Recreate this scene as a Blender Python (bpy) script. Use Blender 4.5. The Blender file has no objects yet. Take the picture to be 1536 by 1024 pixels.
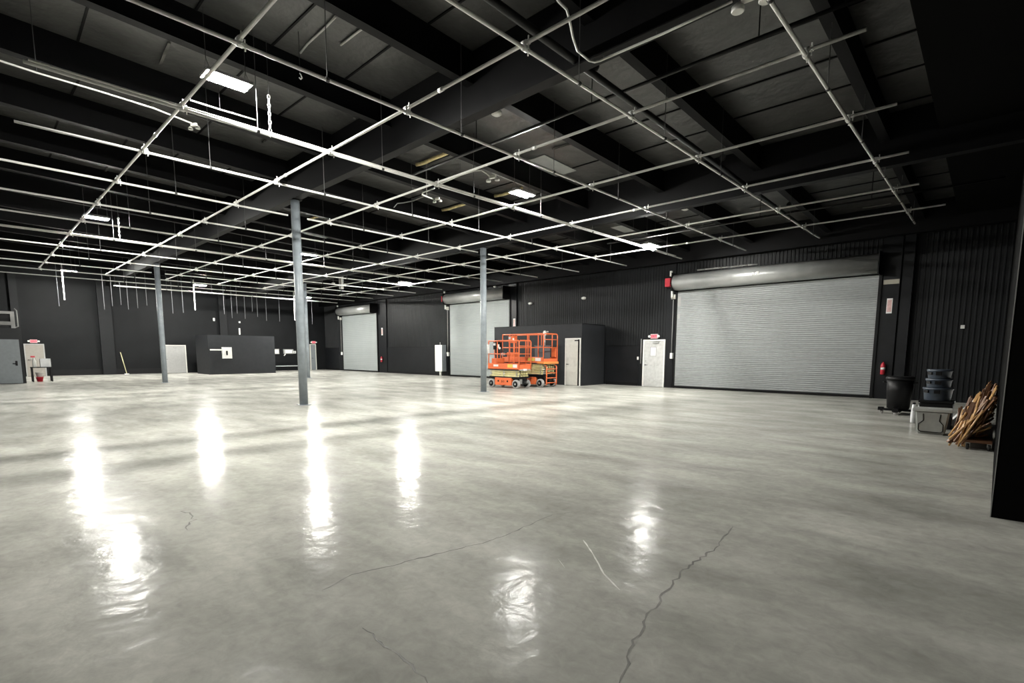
import bpy, bmesh, math, random
from mathutils import Vector, Matrix
random.seed(7)
S = bpy.context.scene
COL = S.collection
PI = math.pi

# ------------------------------------------------------------------ camera
YAW, PITCH, ROLL, EYE = .7573, -.1155, .0031, 1.555
def cam_axes():
    cy, sy, cp, sp = math.cos(YAW), math.sin(YAW), math.cos(PITCH), math.sin(PITCH)
    F = Vector((-sy*cp, cy*cp, sp)); R = Vector((cy, sy, 0)); U = R.cross(F)
    cr, sr = math.cos(ROLL), math.sin(ROLL)
    return cr*R+sr*U, -sr*R+cr*U, F
R_, U_, F_ = cam_axes()
cd = bpy.data.cameras.new('camera'); cam = bpy.data.objects.new('camera', cd); COL.objects.link(cam)
M = Matrix((R_, U_, -F_)).transposed().to_4x4(); M.translation = (0, 0, EYE)
cam.matrix_world = M
cd.sensor_width = 36; cd.lens = 768.27/1536*36; cd.shift_y = 105.4/1536
cd.clip_start = .05; cd.clip_end = 200
S.camera = cam
def at(px, py, ax, val):
    """world point seen at a pixel of the survey photograph, on the plane ax = val"""
    d = F_+R_*((px-768)/768.27)+U_*((617.4-py)/768.27)
    i = 'xyz'.index(ax); o = Vector((0, 0, EYE))
    return o+d*((val-o[i])/d[i])

# ------------------------------------------------------------------ materials
MATS = {}
def mat(name, col, rough=.5, metal=0, emit=None, es=0, noise=0, nscale=8, bump=0, bscale=30, spec=.5, coat=0):
    if name in MATS: return MATS[name]
    m = bpy.data.materials.new(name); m.use_nodes = True
    nt = m.node_tree; b = nt.nodes['Principled BSDF']
    b.inputs['Base Color'].default_value = (*col, 1)
    b.inputs['Roughness'].default_value = rough
    b.inputs['Metallic'].default_value = metal
    b.inputs['Specular IOR Level'].default_value = spec
    b.inputs['Coat Weight'].default_value = coat
    if emit:
        b.inputs['Emission Color'].default_value = (*emit, 1)
        b.inputs['Emission Strength'].default_value = es
    tc = nt.nodes.new('ShaderNodeTexCoord')
    n = nt.nodes.new('ShaderNodeTexNoise'); n.inputs['Scale'].default_value = nscale
    n.inputs['Detail'].default_value = 5
    nt.links.new(tc.outputs['Object'], n.inputs['Vector'])
    r = nt.nodes.new('ShaderNodeMapRange')
    k = noise or .06
    r.inputs['To Min'].default_value = 1-k; r.inputs['To Max'].default_value = 1+k
    r.inputs['From Min'].default_value = .3; r.inputs['From Max'].default_value = .7
    nt.links.new(n.outputs['Fac'], r.inputs['Value'])
    mx = nt.nodes.new('ShaderNodeVectorMath'); mx.operation = 'SCALE'
    mx.inputs[0].default_value = col
    nt.links.new(r.outputs['Result'], mx.inputs['Scale'])
    nt.links.new(mx.outputs['Vector'], b.inputs['Base Color'])
    if bump:
        n2 = nt.nodes.new('ShaderNodeTexNoise'); n2.inputs['Scale'].default_value = bscale
        n2.inputs['Detail'].default_value = 4
        nt.links.new(tc.outputs['Object'], n2.inputs['Vector'])
        bp = nt.nodes.new('ShaderNodeBump'); bp.inputs['Strength'].default_value = bump
        bp.inputs['Distance'].default_value = .05
        nt.links.new(n2.outputs['Fac'], bp.inputs['Height'])
        nt.links.new(bp.outputs['Normal'], b.inputs['Normal'])
    MATS[name] = m
    return m

def floor_material():
    m = bpy.data.materials.new('polished_concrete'); m.use_nodes = True
    nt = m.node_tree; N = nt.nodes; L = nt.links; b = N['Principled BSDF']
    tc = N.new('ShaderNodeTexCoord')
    def noise(scale, detail=6, rough=.6, dist=0, sc=(1, 1, 1)):
        mp = N.new('ShaderNodeMapping'); mp.inputs['Scale'].default_value = sc
        L.new(tc.outputs['Object'], mp.inputs['Vector'])
        n = N.new('ShaderNodeTexNoise'); n.inputs['Scale'].default_value = scale
        n.inputs['Detail'].default_value = detail; n.inputs['Roughness'].default_value = rough
        n.inputs['Distortion'].default_value = dist
        L.new(mp.outputs['Vector'], n.inputs['Vector']); return n.outputs['Fac']
    def rng(v, a, b_, c, d):
        r = N.new('ShaderNodeMapRange'); r.inputs['From Min'].default_value = a; r.inputs['From Max'].default_value = b_
        r.inputs['To Min'].default_value = c; r.inputs['To Max'].default_value = d
        L.new(v, r.inputs['Value']); return r.outputs['Result']
    def mul(a, b_):
        x = N.new('ShaderNodeMath'); x.operation = 'MULTIPLY'; L.new(a, x.inputs[0]); L.new(b_, x.inputs[1]); return x.outputs[0]
    big = rng(noise(.35, 6, .6, .3), .2, .8, .82, 1.18)
    mid = rng(noise(1.1, 10, .6, .25, (.5, 1.2, 1)), .3, .7, .70, 1.30)
    fine = rng(noise(9, 9, .72, .5), .25, .75, .82, 1.18)
    v = mul(mul(big, mid), fine)
    sc = N.new('ShaderNodeVectorMath'); sc.operation = 'SCALE'; sc.inputs[0].default_value = (.365, .36, .325)
    L.new(v, sc.inputs['Scale']); L.new(sc.outputs['Vector'], b.inputs['Base Color'])
    ro = rng(noise(1.8, 7, .62, .3, (.6, 1.2, 1)), .25, .75, .11, .26)
    L.new(ro, b.inputs['Roughness'])
    b.inputs['Specular IOR Level'].default_value = .5
    b.inputs['IOR'].default_value = 1.06
    bp = N.new('ShaderNodeBump'); bp.inputs['Strength'].default_value = .6; bp.inputs['Distance'].default_value = .013
    L.new(noise(4.0, 4, .5, .3), bp.inputs['Height']); L.new(bp.outputs['Normal'], b.inputs['Normal'])
    return m

M_floor = floor_material()
M_crack = mat('crack_dark', (.16, .155, .14), .7, noise=.4, nscale=6)
M_scuff = mat('floor_scuff', (.62, .61, .57), .5, noise=.2)
M_wall = mat('black_wall_paint', (.0095, .0105, .0115), .5, noise=.15, nscale=1.5, spec=.25)
M_wall2 = mat('black_wainscot_paint', (.0075, .0082, .0095), .42, noise=.2, nscale=2, spec=.25)
M_box = mat('dark_grey_board', (.0185, .0200, .0225), .6, noise=.1, nscale=3, spec=.25)
M_ins = mat('black_insulation_facing', (.052, .052, .050), .38, noise=.25, nscale=1.2, bump=.9, bscale=2.2)
M_seam = mat('insulation_seam', (.13, .13, .12), .25, noise=.5, nscale=3)
M_purlin = mat('black_painted_wood', (.0035, .0035, .004), .6, spec=.12)
M_girder = mat('black_beam_paint', (.0045, .0045, .005), .55, spec=.12)
M_pipe = mat('galvanised_pipe', (.88, .87, .83), .35, 0, noise=.06, nscale=4)
M_pipeblk = mat('black_sprinkler_pipe', (.010, .010, .010), .4, spec=.3)
M_clamp = mat('cast_clamp', (.7, .7, .67), .4, .2)
M_rod = mat('dark_hanger_rod', (.07, .07, .07), .5)
M_palerod = mat('zinc_rod', (.10, .105, .11), .5)
M_col = mat('blue_grey_column_paint', (.235, .265, .285), .42, noise=.15, nscale=5)
M_door = mat('grey_curtain_paint', (.31, .335, .33), .42, noise=.05, nscale=1)
M_hood = mat('galvanised_hood', (.42, .43, .42), .33, .35, noise=.1, nscale=2)
M_black = mat('black_paint', (.006, .006, .0065), .45, spec=.2)
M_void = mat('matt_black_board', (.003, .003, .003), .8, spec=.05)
M_rubber = mat('black_rubber', (.02, .02, .02), .7)
M_white = mat('white_paint', (.72, .72, .68), .45)
M_cream = mat('cream_door_paint', (.60, .59, .54), .45, noise=.05)
M_dirty = mat('scuffed_white_door', (.47, .475, .46), .5, noise=.12, nscale=7)
M_grey = mat('mid_grey_steel', (.33, .33, .32), .5)
M_gdoor = mat('grey_green_door', (.17, .19, .20), .5)
M_tan = mat('tan_door_paint', (.27, .25, .22), .5)
M_yel = mat('yellow_fibreglass', (.60, .50, .26), .85, noise=.25, nscale=9, bump=.5)
M_panelc = mat('painted_ceiling_glow', (.33, .34, .33), .5, noise=.12, nscale=2)
M_red = mat('red_paint', (.55, .03, .05), .4)
M_org = mat('lift_orange', (.76, .165, .055), .38, noise=.06)
M_lyel = mat('lift_cream_yellow', (.66, .60, .30), .45, noise=.08)
M_tyre = mat('grey_tyre', (.34, .33, .32), .75)
M_chrome = mat('steel_metal', (.5, .5, .5), .3, .9)
M_decal = mat('white_decal', (.75, .75, .73), .5)
M_ydecal = mat('yellow_decal', (.70, .55, .10), .5)
M_blue = mat('dark_blue_plastic', (.045, .058, .078), .35, noise=.2)
M_tote = mat('grey_plastic_tote', (.34, .35, .33), .5, noise=.1)
M_slab = mat('pale_grey_laminate', (.66, .67, .67), .5, noise=.15, nscale=3)
M_woodd = mat('dark_brown_wood', (.10, .045, .02), .4, noise=.3, nscale=6)
M_wood = mat('brown_wood', (.20, .09, .035), .35, noise=.35, nscale=6)
M_woodl = mat('golden_wood', (.55, .33, .14), .3, noise=.3, nscale=6)
M_lamp = mat('led_lens', (.9, .9, .9), .5, emit=(1, .985, .93), es=3700)
M_exit = mat('exit_red_glow', (.25, .005, .01), .5, emit=(1, .005, .02), es=.75)
M_exitw = mat('exit_face', (.35, .06, .08), .5, emit=(1, .20, .24), es=.75)

# ------------------------------------------------------------------ mesh helpers
class MB:
    def __init__(s): s.bm = bmesh.new(); s.mi = 0
    def _fin(s, faces):
        for f in faces: f.material_index = s.mi
    def box(s, x0, x1, y0, y1, z0, z1, bev=0):
        r = bmesh.ops.create_cube(s.bm, size=1)
        vs = r['verts']
        for v in vs:
            v.co = Vector((x0+(v.co.x+.5)*(x1-x0), y0+(v.co.y+.5)*(y1-y0), z0+(v.co.z+.5)*(z1-z0)))
        fs = {f for v in vs for f in v.link_faces}
        s._fin(fs)
        if bev:
            es = list({e for v in vs for e in v.link_edges})
            rr = bmesh.ops.bevel(s.bm, geom=es, offset=bev, segments=2, affect='EDGES', profile=.7)
            s._fin(rr['faces'])
        return s
    def obox(s, c, ax, ay, az):
        """box by centre and three full axis vectors"""
        c, ax, ay, az = map(Vector, (c, ax, ay, az))
        r = bmesh.ops.create_cube(s.bm, size=1)
        for v in r['verts']:
            v.co = c+ax*v.co.x+ay*v.co.y+az*v.co.z
        s._fin({f for v in r['verts'] for f in v.link_faces})
        return s
    def tube(s, a, b, r, r2=None, n=12, cap=True):
        a, b = Vector(a), Vector(b); d = b-a
        if d.length < 1e-6: return s
        q = d.to_track_quat('Z', 'Y').to_matrix()
        r2 = r if r2 is None else r2
        va = [s.bm.verts.new(a+q@Vector((r*math.cos(2*PI*i/n), r*math.sin(2*PI*i/n), 0))) for i in range(n)]
        vb = [s.bm.verts.new(b+q@Vector((r2*math.cos(2*PI*i/n), r2*math.sin(2*PI*i/n), 0))) for i in range(n)]
        fs = []
        for i in range(n):
            f = s.bm.faces.new((va[i], va[(i+1) % n], vb[(i+1) % n], vb[i])); f.smooth = n > 6; fs.append(f)
        if cap:
            fs.append(s.bm.faces.new(va[::-1])); fs.append(s.bm.faces.new(vb))
        s._fin(fs); return s
    def path(s, pts, r, n=8, closed=False):
        pts = [Vector(p) for p in pts]
        rings = []
        m = len(pts)
        prev = None
        for i, p in enumerate(pts):
            a = pts[i-1] if (i > 0 or closed) else pts[i]
            b = pts[(i+1) % m] if (i < m-1 or closed) else pts[i]
            t = (b-a).normalized()
            if prev is None:
                u = t.orthogonal().normalized()
            else:
                u = (prev-t*prev.dot(t)).normalized()
            prev = u; w = t.cross(u)
            rings.append([s.bm.verts.new(p+u*r*math.cos(2*PI*k/n)+w*r*math.sin(2*PI*k/n)) for k in range(n)])
        fs = []
        for i in range(m if closed else m-1):
            A, B = rings[i], rings[(i+1) % m]
            for k in range(n):
                f = s.bm.faces.new((A[k], A[(k+1) % n], B[(k+1) % n], B[k])); f.smooth = True; fs.append(f)
        if not closed:
            fs.append(s.bm.faces.new(rings[0][::-1])); fs.append(s.bm.faces.new(rings[-1]))
        s._fin(fs); return s
    def lathe(s, prof, c=(0, 0, 0), n=24, axis='z'):
        c = Vector(c); rings = []
        for r, h in prof:
            ring = []
            for k in range(n):
                a = 2*PI*k/n
                p = Vector((r*math.cos(a), r*math.sin(a), h))
                if axis == 'y': p = Vector((p.x, p.z, p.y))
                if axis == 'x': p = Vector((p.z, p.x, p.y))
                ring.append(s.bm.verts.new(c+p))
            rings.append(ring)
        fs = []
        for i in range(len(rings)-1):
            for k in range(n):
                f = s.bm.faces.new((rings[i][k], rings[i][(k+1) % n], rings[i+1][(k+1) % n], rings[i+1][k])); f.smooth = True; fs.append(f)
        fs.append(s.bm.faces.new(rings[0][::-1])); fs.append(s.bm.faces.new(rings[-1]))
        s._fin(fs); return s
    def prism(s, pts, d):
        """extrude a polygon by the vector d"""
        d = Vector(d); a = [s.bm.verts.new(Vector(p)) for p in pts]; b = [s.bm.verts.new(Vector(p)+d) for p in pts]
        n = len(pts); fs = [s.bm.faces.new(a[::-1]), s.bm.faces.new(b)]
        for i in range(n): fs.append(s.bm.faces.new((a[i], a[(i+1) % n], b[(i+1) % n], b[i])))
        s._fin(fs); return s
    def build(s, name, m, parent=None, loc=None):
        bmesh.ops.recalc_face_normals(s.bm, faces=s.bm.faces[:])
        me = bpy.data.meshes.new(name); s.bm.to_mesh(me); s.bm.free()
        for x in (m if isinstance(m, (list, tuple)) else [m]): me.materials.append(x)
        o = bpy.data.objects.new(name, me); COL.objects.link(o)
        if loc is not None: o.location = loc
        if parent: o.parent = parent
        return o
def tag(o, label, cat, group=None, kind=None):
    o['label'] = label; o['category'] = cat
    if group: o['group'] = group
    if kind: o['kind'] = kind
    return o
def thing(name, label, cat, loc=(0, 0, 0), rz=0, group=None, kind=None):
    o = bpy.data.objects.new(name, None); COL.objects.link(o); o.empty_display_size = .2
    o.location = loc; o.rotation_euler = (0, 0, rz)
    return tag(o, label, cat, group, kind)
def copy_tree(o, parent=None):
    c = o.copy(); COL.objects.link(c); c.parent = parent
    for ch in [x for x in bpy.data.objects if x.parent == o]: copy_tree(ch, c)
    return c
def text_mesh(name, txt, size, m, parent, loc, rot, depth=.002):
    cu = bpy.data.curves.new(name, 'FONT'); cu.body = txt; cu.size = size; cu.extrude = depth
    cu.align_x = 'CENTER'; cu.align_y = 'CENTER'
    t = bpy.data.objects.new(name+'_curve', cu); COL.objects.link(t)
    bpy.context.view_layer.update()
    me = bpy.data.meshes.new_from_object(t.evaluated_get(bpy.context.evaluated_depsgraph_get()))
    bpy.data.objects.remove(t); bpy.data.curves.remove(cu)
    me.materials.clear(); me.materials.append(m)
    o = bpy.data.objects.new(name, me); COL.objects.link(o)
    o.location = loc; o.rotation_euler = rot; o.parent = parent
    return o

# ------------------------------------------------------------------ room dimensions
W = 21.75           # roller-door wall (faces -Y)
XF = -43.2          # far wall (faces +X)
XR = .062            # right wall, starts at YR
YR = 6.62
YN = -9.0
XE = 6.0
SL = .035
def zp(y): return 6.32-SL*(y-6.7)      # underside of the purlins
DECK = .56
def zd(y): return zp(y)+DECK           # insulation facing

# floor (with its cracks and scuffs as surface pattern)
def ribbon(mb, pts, w, z=.0012, jit=.02):
    P = []
    for i in range(len(pts)-1):
        a, b = Vector((*pts[i], 0)), Vector((*pts[i+1], 0))
        n = max(2, int((b-a).length/.05))
        for k in range(n):
            q = a.lerp(b, k/n); P.append(q+Vector((random.uniform(-jit, jit), random.uniform(-jit, jit), 0)))
    P.append(Vector((*pts[-1], 0)))
    L, Rr = [], []
    for i, p in enumerate(P):
        t = (P[min(i+1, len(P)-1)]-P[max(i-1, 0)]).normalized(); nrm = Vector((-t.y, t.x, 0))
        ww = w*random.uniform(.4, 1.2)*(.25 if i in (0, len(P)-1) else 1)
        L.append(mb.bm.verts.new((p.x+nrm.x*ww, p.y+nrm.y*ww, z))); Rr.append(mb.bm.verts.new((p.x-nrm.x*ww, p.y-nrm.y*ww, z)))
    for i in range(len(P)-1):
        f = mb.bm.faces.new((L[i], L[i+1], Rr[i+1], Rr[i])); f.material_index = mb.mi
mb = MB(); mb.box(XF-.3, XE+.3, YN-.3, W+.3, -.2, 0)
mb.mi = 1
ribbon(mb, [(-3.1, 1.48), (-3.17, 1.74), (-3.1, 2.08), (-3.03, 2.43), (-2.94, 2.89), (-3.0, 3.76), (-2.85, 4.1)], .0075, jit=.012)
ribbon(mb, [(-1.18, 2.0), (-1.32, 2.37), (-1.43, 2.83), (-1.53, 3.42), (-1.53, 4.03), (-1.62, 4.62)], .008, jit=.016)
ribbon(mb, [(-2.51, 1.42), (-2.24, 1.40), (-2.06, 1.41), (-1.84, 1.37)], .008, jit=.012)
ribbon(mb, [(-5.72, 1.34), (-5.31, 1.32), (-5.04, 1.2)], .010, jit=.03)
ribbon(mb, [(-.55, 1.9), (-.8, 1.95), (-1.18, 2.0)], .003, jit=.01)
ribbon(mb, [(-16.5, 1.9), (-11.2, 4.1), (-9.1, 5.9), (-6.2, 7.4)], .006, jit=.01)
mb.mi = 2
ribbon(mb, [(-2.40, 3.41), (-2.15, 3.2), (-1.91, 2.97), (-1.69, 2.83)], .006, jit=.002)
ribbon(mb, [(-2.3, 2.95), (-2.17, 2.86)], .004, jit=.002)
floor = mb.build('floor', [M_floor, M_crack, M_scuff])
tag(floor, 'polished grey concrete floor with hairline cracks', 'floor', kind='structure')

# walls
def corrugated(x0, x1, y, z0, z1, sgn=1, pitch=.305, d=.035, axis='x'):
    """ribbed sheet in the plane y, ribs standing towards -y"""
    mb = MB(); n = int(round(abs(x1-x0)/pitch)); p = (x1-x0)/n
    pts = []
    for i in range(n):
        a = x0+i*p
        pts += [(a, 0), (a+p*.62, 0), (a+p*.70, d), (a+p*.92, d)]
    pts.append((x1, 0))
    def P(a, o, z): return (a, y-o*sgn, z) if axis == 'x' else (y-o*sgn, a, z)
    lo = [mb.bm.verts.new(P(a, o, z0)) for a, o in pts]; hi = [mb.bm.verts.new(P(a, o, z1)) for a, o in pts]
    for i in range(len(pts)-1): mb.bm.faces.new((lo[i], lo[i+1], hi[i+1], hi[i]))
    return mb
o = corrugated(XF, XR+.4, W, 0, 7.2, pitch=.135, d=.022).build('wall_back', M_wall)
tag(o, 'black ribbed metal wall with the three roller doors', 'wall', kind='structure')
def part_box(name, m, parent, *a, bev=0):
    return MB().box(*a, bev=bev).build(name, m, parent)
backing = part_box('wall_backing', M_wall, o, XF-.3, XR+.4, W+.01, W+.3, -.2, 7.6)
for a, b in ((XF, -40.75), (-35.0, -26.6), (-14.1, -12.32)):
    part_box('wainscot', M_wall2, o, a+.02, b-.02, W-.055, W-.032, 0.0, 1.86)
    part_box('base_strip', M_black, o, a+.02, b-.02, W-.075, W-.056, 0.0, .16)
    part_box('wainscot_cap', M_black, o, a+.02, b-.02, W-.07, W-.032, 1.861, 1.90)
o = MB().box(XF-.3, XF, YN-.3, W+.3, -.2, 7.6).build('wall_far', mat('black_far_wall_paint', (.0060, .0066, .0072), .55, noise=.2, nscale=1, spec=.15))
tag(o, 'black far end wall behind the dark partition box', 'wall', kind='structure')
for y0, y1 in ((2.0, 2.35), (6.1, 6.8), (13.3, 13.8)):
    part_box('pilaster', mat('black_pilaster_paint', (.0085, .0092, .0100), .55, spec=.2), o, XF+.001, XF+.25, y0, y1, 0, 6.2)
part_box('base_strip', M_black, o, XF+.001, XF+.03, 3.5, 9.5, 0, .35)
o = MB().box(XR, XE, YR, W-.06, -.2, 7.6).build('wall_right', M_void)
tag(o, 'black wall block at the right edge ending in a vertical corner', 'wall', kind='structure')
part_box('painted_edge_light', M_grey, o, XR-.004, XR+.004, YR-.004, YR+.003, 0, 5.8)  # thin grey strip paints in grazing light along the corner edge
o = MB().box(XE, XE+.3, YN-.3, YR, -.2, 7.6).build('wall_side', M_wall); tag(o, 'black side wall out of view to the right', 'wall', kind='structure')
o = MB().box(XF-.3, XE+.3, YN-.3, YN, -.2, 7.6).build('wall_front', M_wall); tag(o, 'black wall behind the camera', 'wall', kind='structure')
# pilasters on the back wall: framed columns beside the doors
def trim(n, label, x0, x1, d=.28, z1=5.7, m=M_wall2):
    o = MB().box(x0, x1, W-d, W-.031, 0, z1).build('trim_%d' % n, m); return tag(o, label, 'wall pilaster', kind='structure')
trim(1, 'black steel post between white door and large roller door', -10.98, -10.58, .12)
trim(2, 'black post right of the large roller door, fire extinguisher on it', -3.12, -2.62, .10)
trim(3, 'second black post further right of the large roller door', -2.55, -2.27, .22)
trim(4, 'black post right of the leftmost roller door', -34.5, -33.4, .10)
trim(5, 'black post between the middle roller door and the box room', -20.75, -20.15, .10)
trim(6, 'black post beside the tall white cabinet', -26.95+.35, -26.25, .08, 2.0)

# ceiling: insulation facing, deep purlins, girders
def sloped(mb, x0, x1, y0, y1, lo, hi):
    """bar following the roof slope between offsets lo and hi above the purlin underside"""
    pts = [(x0, y0, zp(y0)+lo), (x1, y0, zp(y0)+lo), (x1, y0, zp(y0)+hi), (x0, y0, zp(y0)+hi)]
    q = [(x0, y1, zp(y1)+lo), (x1, y1, zp(y1)+lo), (x1, y1, zp(y1)+hi), (x0, y1, zp(y1)+hi)]
    a = [mb.bm.verts.new(p) for p in pts]; b = [mb.bm.verts.new(p) for p in q]
    fs = [mb.bm.faces.new(a[::-1]), mb.bm.faces.new(b)]
    for i in range(4): fs.append(mb.bm.faces.new((a[i], a[(i+1) % 4], b[(i+1) % 4], b[i])))
    for f in fs: f.material_index = mb.mi
    return mb
mb = MB(); sloped(mb, XF-.3, XE+.3, YN-.3, W+.3, DECK, DECK+.12)
ceil = mb.build('ceiling', M_ins); tag(ceil, 'black insulated roof between deep dark purlins', 'ceiling', kind='structure')
PX = [-2.15+.0-2.58*k for k in range(-2, 17)]
for x in PX:
    mb = MB(); sloped(mb, x-.045, x+.045, YN, W-.4, 0, DECK-.002); sloped(mb, x-.09, x+.09, YN, W-.4, -.012, 0)
    mb.build('purlin', M_purlin, ceil)
mb = MB(); sloped(mb, -1.25, XE, YN+.1, W-.4, -.02, -.013); mb.build('added_dark_cover', M_void, ceil)  # added black sheet covering the lit bays to darken the right side
GY = [(-.6, 6.05), (6.7, 5.80), (13.95, 5.53), (21.35, 5.42)]
for y, z in GY:
    mb = MB()
    hi = zd(y)-.01
    mb.box(XF, XE, y-.085, y+.085, z+.02, hi); mb.box(XF, XE, y-.11, y+.11, z, z+.02)
    if y > 21: mb = MB(); mb.box(XF, XR, y-.08, y+.2, z, hi)
    mb.build('girder', M_girder, ceil)
# insulation seams and creases
mb = MB(); mb2 = MB()
for i in range(len(PX)-1):
    xa, xb = PX[i+1]+.06, PX[i]-.06
    y = .4+random.uniform(0, .5)
    while y < W-.6:
        if min(abs(y-g[0]) for g in GY) > .35:
            z = zd(y)-.012
            if random.random() < .8:
                mb.obox(((xa+xb)/2, y, z), (xb-xa, random.uniform(-.05, .05), 0), (0, .035, 0), (0, 0, .022))
            else:
                l = random.uniform(.5, 1.1); cx = random.uniform(xa+l/2, xb-l/2)
                mb2.obox((cx, y, z-.02), (l, random.uniform(-.08, .08), 0), (0, .05, .01), (0, 0, .03))
        y += random.uniform(1.15, 1.4)
mb.build('insulation_seam', M_purlin, ceil)
mb2.build('insulation_crease', M_seam, ceil)
# exposed yellow insulation
for px, py, l in ((650, 254, 1.5), (681, 318, 1.3), (762, 297, 1.2), (473, 336, 1.3), (640, 372, 1.2)):
    p = at(px, py, 'z', 6.45)
    y = p.y; 
    mb = MB(); mb.path([(p.x+l*(t-.5), y+.02*math.sin(t*9), zd(y)-.05-.03*math.sin(t*PI)) for t in [k/8 for k in range(9)]], .05, 8)
    mb.build('exposed_insulation', M_yel, ceil)
for px, py, sx, sy in ((800, 252, 2.0, 1.4), (955, 330, 1.7, 1.0), (480, 352, 2.2, 1.0)):  # pale boards added to paint lamp glow onto the ceiling
    p = at(px, py, 'z', zd(12 if py > 300 else 9.4))
    mb = MB(); mb.obox((p.x, p.y, zd(p.y)-.02), (sx, 0, 0), (0, sy, -SL*sy), (0, 0, .02)); mb.build('painted_glow_panel', M_panelc, ceil)

# ------------------------------------------------------------------ columns
cols = [(-14.776, 6.70, 5.80, 'nearest grey steel column, left of centre'),
        (-14.705, 13.92, 5.53, 'grey steel column in front of the middle roller door and orange lifts'),
        (-30.17, 6.69, 5.80, 'leftmost grey steel column, beside the pale door of the far wall'),
        (-29.94, 13.91, 5.53, 'grey steel column half hidden behind the nearest column')]
for x, y, z, lab in cols:
    t = thing('steel_column', lab, 'column', (x, y, 0), group='round grey columns under the roof girders')
    r = .118
    MB().tube((0, 0, .014), (0, 0, z-.02), r, n=28).build('shaft', M_col, t)
    MB().box(-.15, .15, -.15, .15, 0, .014).build('base_plate', M_col, t)
    MB().box(-.16, .16, -.14, .14, z-.02, z-.001).build('cap_plate', M_girder, t)

# ------------------------------------------------------------------ pipe grid
H = 5.37
LX = [-2.114, -4.642, -7.164, -9.664, -12.208, -14.773, -17.351, -19.881, -22.414, -25.002, -27.683, -30.209, -32.786, -35.35, -37.9]
AY = [2.636, 5.12, 7.69, 10.22, 12.749, 15.227, 17.752]
PR = .024
HA = H+.027; HL = H-.027
ordn = ['first', 'second', 'third', 'fourth', 'fifth', 'sixth', 'seventh', 'eighth', 'ninth', 'tenth', 'eleventh', 'twelfth', 'thirteenth', 'fourteenth', 'fifteenth']
Lstart = {3: .82, 4: .85, 14: 6.2}
Lend = {0: 19.4, 1: 19.7}
def clampmb():
    mb = MB()
    mb.tube((-.035, 0, .027), (.035, 0, .027), .038, n=12)
    mb.tube((0, -.035, -.027), (0, .035, -.027), .038, n=12)
    mb.box(-.02, .02, .03, .085, -.05, .0); mb.tube((0, .065, -.09), (0, .065, .05), .009, n=6)
    mb.box(.03, .085, -.02, .02, -.0, .05); mb.tube((.065, 0, -.05), (.065, 0, .10), .009, n=6)
    return mb
c0 = clampmb().build('pipe_clamp', M_clamp); cm = c0.data; bpy.data.objects.remove(c0)
zinc_short = mat('dull_pipe', (.16, .16, .155), .5)
for m, x in enumerate(LX):
    y0 = Lstart.get(m, -2.0); y1 = Lend.get(m, 20.2)
    t = thing('ceiling_pipe', '%s white grid pipe from the right of those running towards the roller-door wall' % ordn[m], 'pipe', (x, y0, HL), group='pipes running towards the roller doors')
    gaps = []
    for cx, cy, *_ in cols:
        if abs(cx-x) < .17: gaps.append(cy)
    segs = []; a = y0
    for g in gaps: segs.append((a, g-.22)); a = g+.34
    segs.append((a, y1))
    mb = MB()
    for a, b in segs:
        mb.tube((0, a-y0, 0), (0, b-y0, 0), PR, n=12)
    mb.build('pipe', M_pipe, t)
    if m in (3, 8, 14):
        mb = MB(); mb.tube((.036, .05, .028), (.036, y1-y0-.6, .028), .017, n=8); mb.build('strapped_conduit', M_pipe, t)
    for k, y in enumerate(AY):
        if m > 12 or (m == 0 and k < 1) or y < y0: continue
        c = bpy.data.objects.new('pipe_clamp', cm); COL.objects.link(c); c.parent = t; c.location = (0, y-y0, .027)
    # hanger rods half way between crossings
    for k, y in enumerate([a+1.15 for a in AY]):
        if m % 1 == 0 and y > y0 and y < y1 and min([abs(y-g) for g in gaps]+[9]) > .45:
            mb = MB(); mb.tube((0, y-y0, -.03), (0, y-y0, zd(y)-HL), .0065, n=6); mb.tube((0, y-y0-.025, 0), (0, y-y0+.025, 0), .032, n=10)
            mb.build('hanger_rod', M_rod, t)
for k, y in enumerate(AY):
    x1 = [-1.4, -1.45, -1.47, -1.47, -1.58, -1.65, -1.33][k]; x0 = -33.0
    t = thing('ceiling_pipe', '%s white grid pipe from the camera of those parallel to the roller-door wall' % ordn[k], 'pipe', (x1, y, HA), group='pipes parallel to the roller-door wall')
    mb = MB(); mb.tube((0, 0, 0), (x0-x1, 0, 0), PR, n=12); mb.build('pipe', M_pipe, t)
    for j in range(5):
        x = -5.9-5.4*j-.4*k
        mb = MB(); mb.tube((x-x1-.05, 0, 0), (x-x1+.05, 0, 0), PR+.008, n=12); mb.build('coupler', M_clamp, t)

# sprinkler main beside the second pipe
t = thing('sprinkler_pipe', 'thick black sprinkler pipe running beside a white grid pipe at right', 'pipe', (-4.94, -3, 6.07))
mb = MB(); mb.tube((0, 0, 0), (-.12, 24.2, -.42), .055, n=14); mb.build('main', M_pipeblk, t)
for y in (5.2, 10.1, 15.2, 20.3):
    mb = MB(); mb.tube((-.01, y, -.1), (-.01, y, (zd(y-3)-6.07+.0175*y)), .012, n=6); mb.tube((-.01, y-.02, -.09), (-.01, y+.02, -.09), .07, n=12); mb.build('pipe_hanger', M_pipeblk, t)
for i, (y, lab) in enumerate(((7.95, 'black sprinkler branch pipe above the third crossing grid pipe'), (16.8, 'black sprinkler branch pipe near the roller-door wall'))):
    t = thing('sprinkler_pipe', lab, 'pipe', (0, y, 5.95-SL*(y-7)))
    MB().tube((XR-.3, 0, 0), (-11, 0, 0), .028, n=10).build('main', M_pipeblk, t)
    for x in (-2.8, -5.6, -8.6):
        mb = MB(); mb.tube((x, 0, 0), (x, 0, .8), .010, n=6); mb.build('pipe_hanger', M_pipeblk, t)

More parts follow.
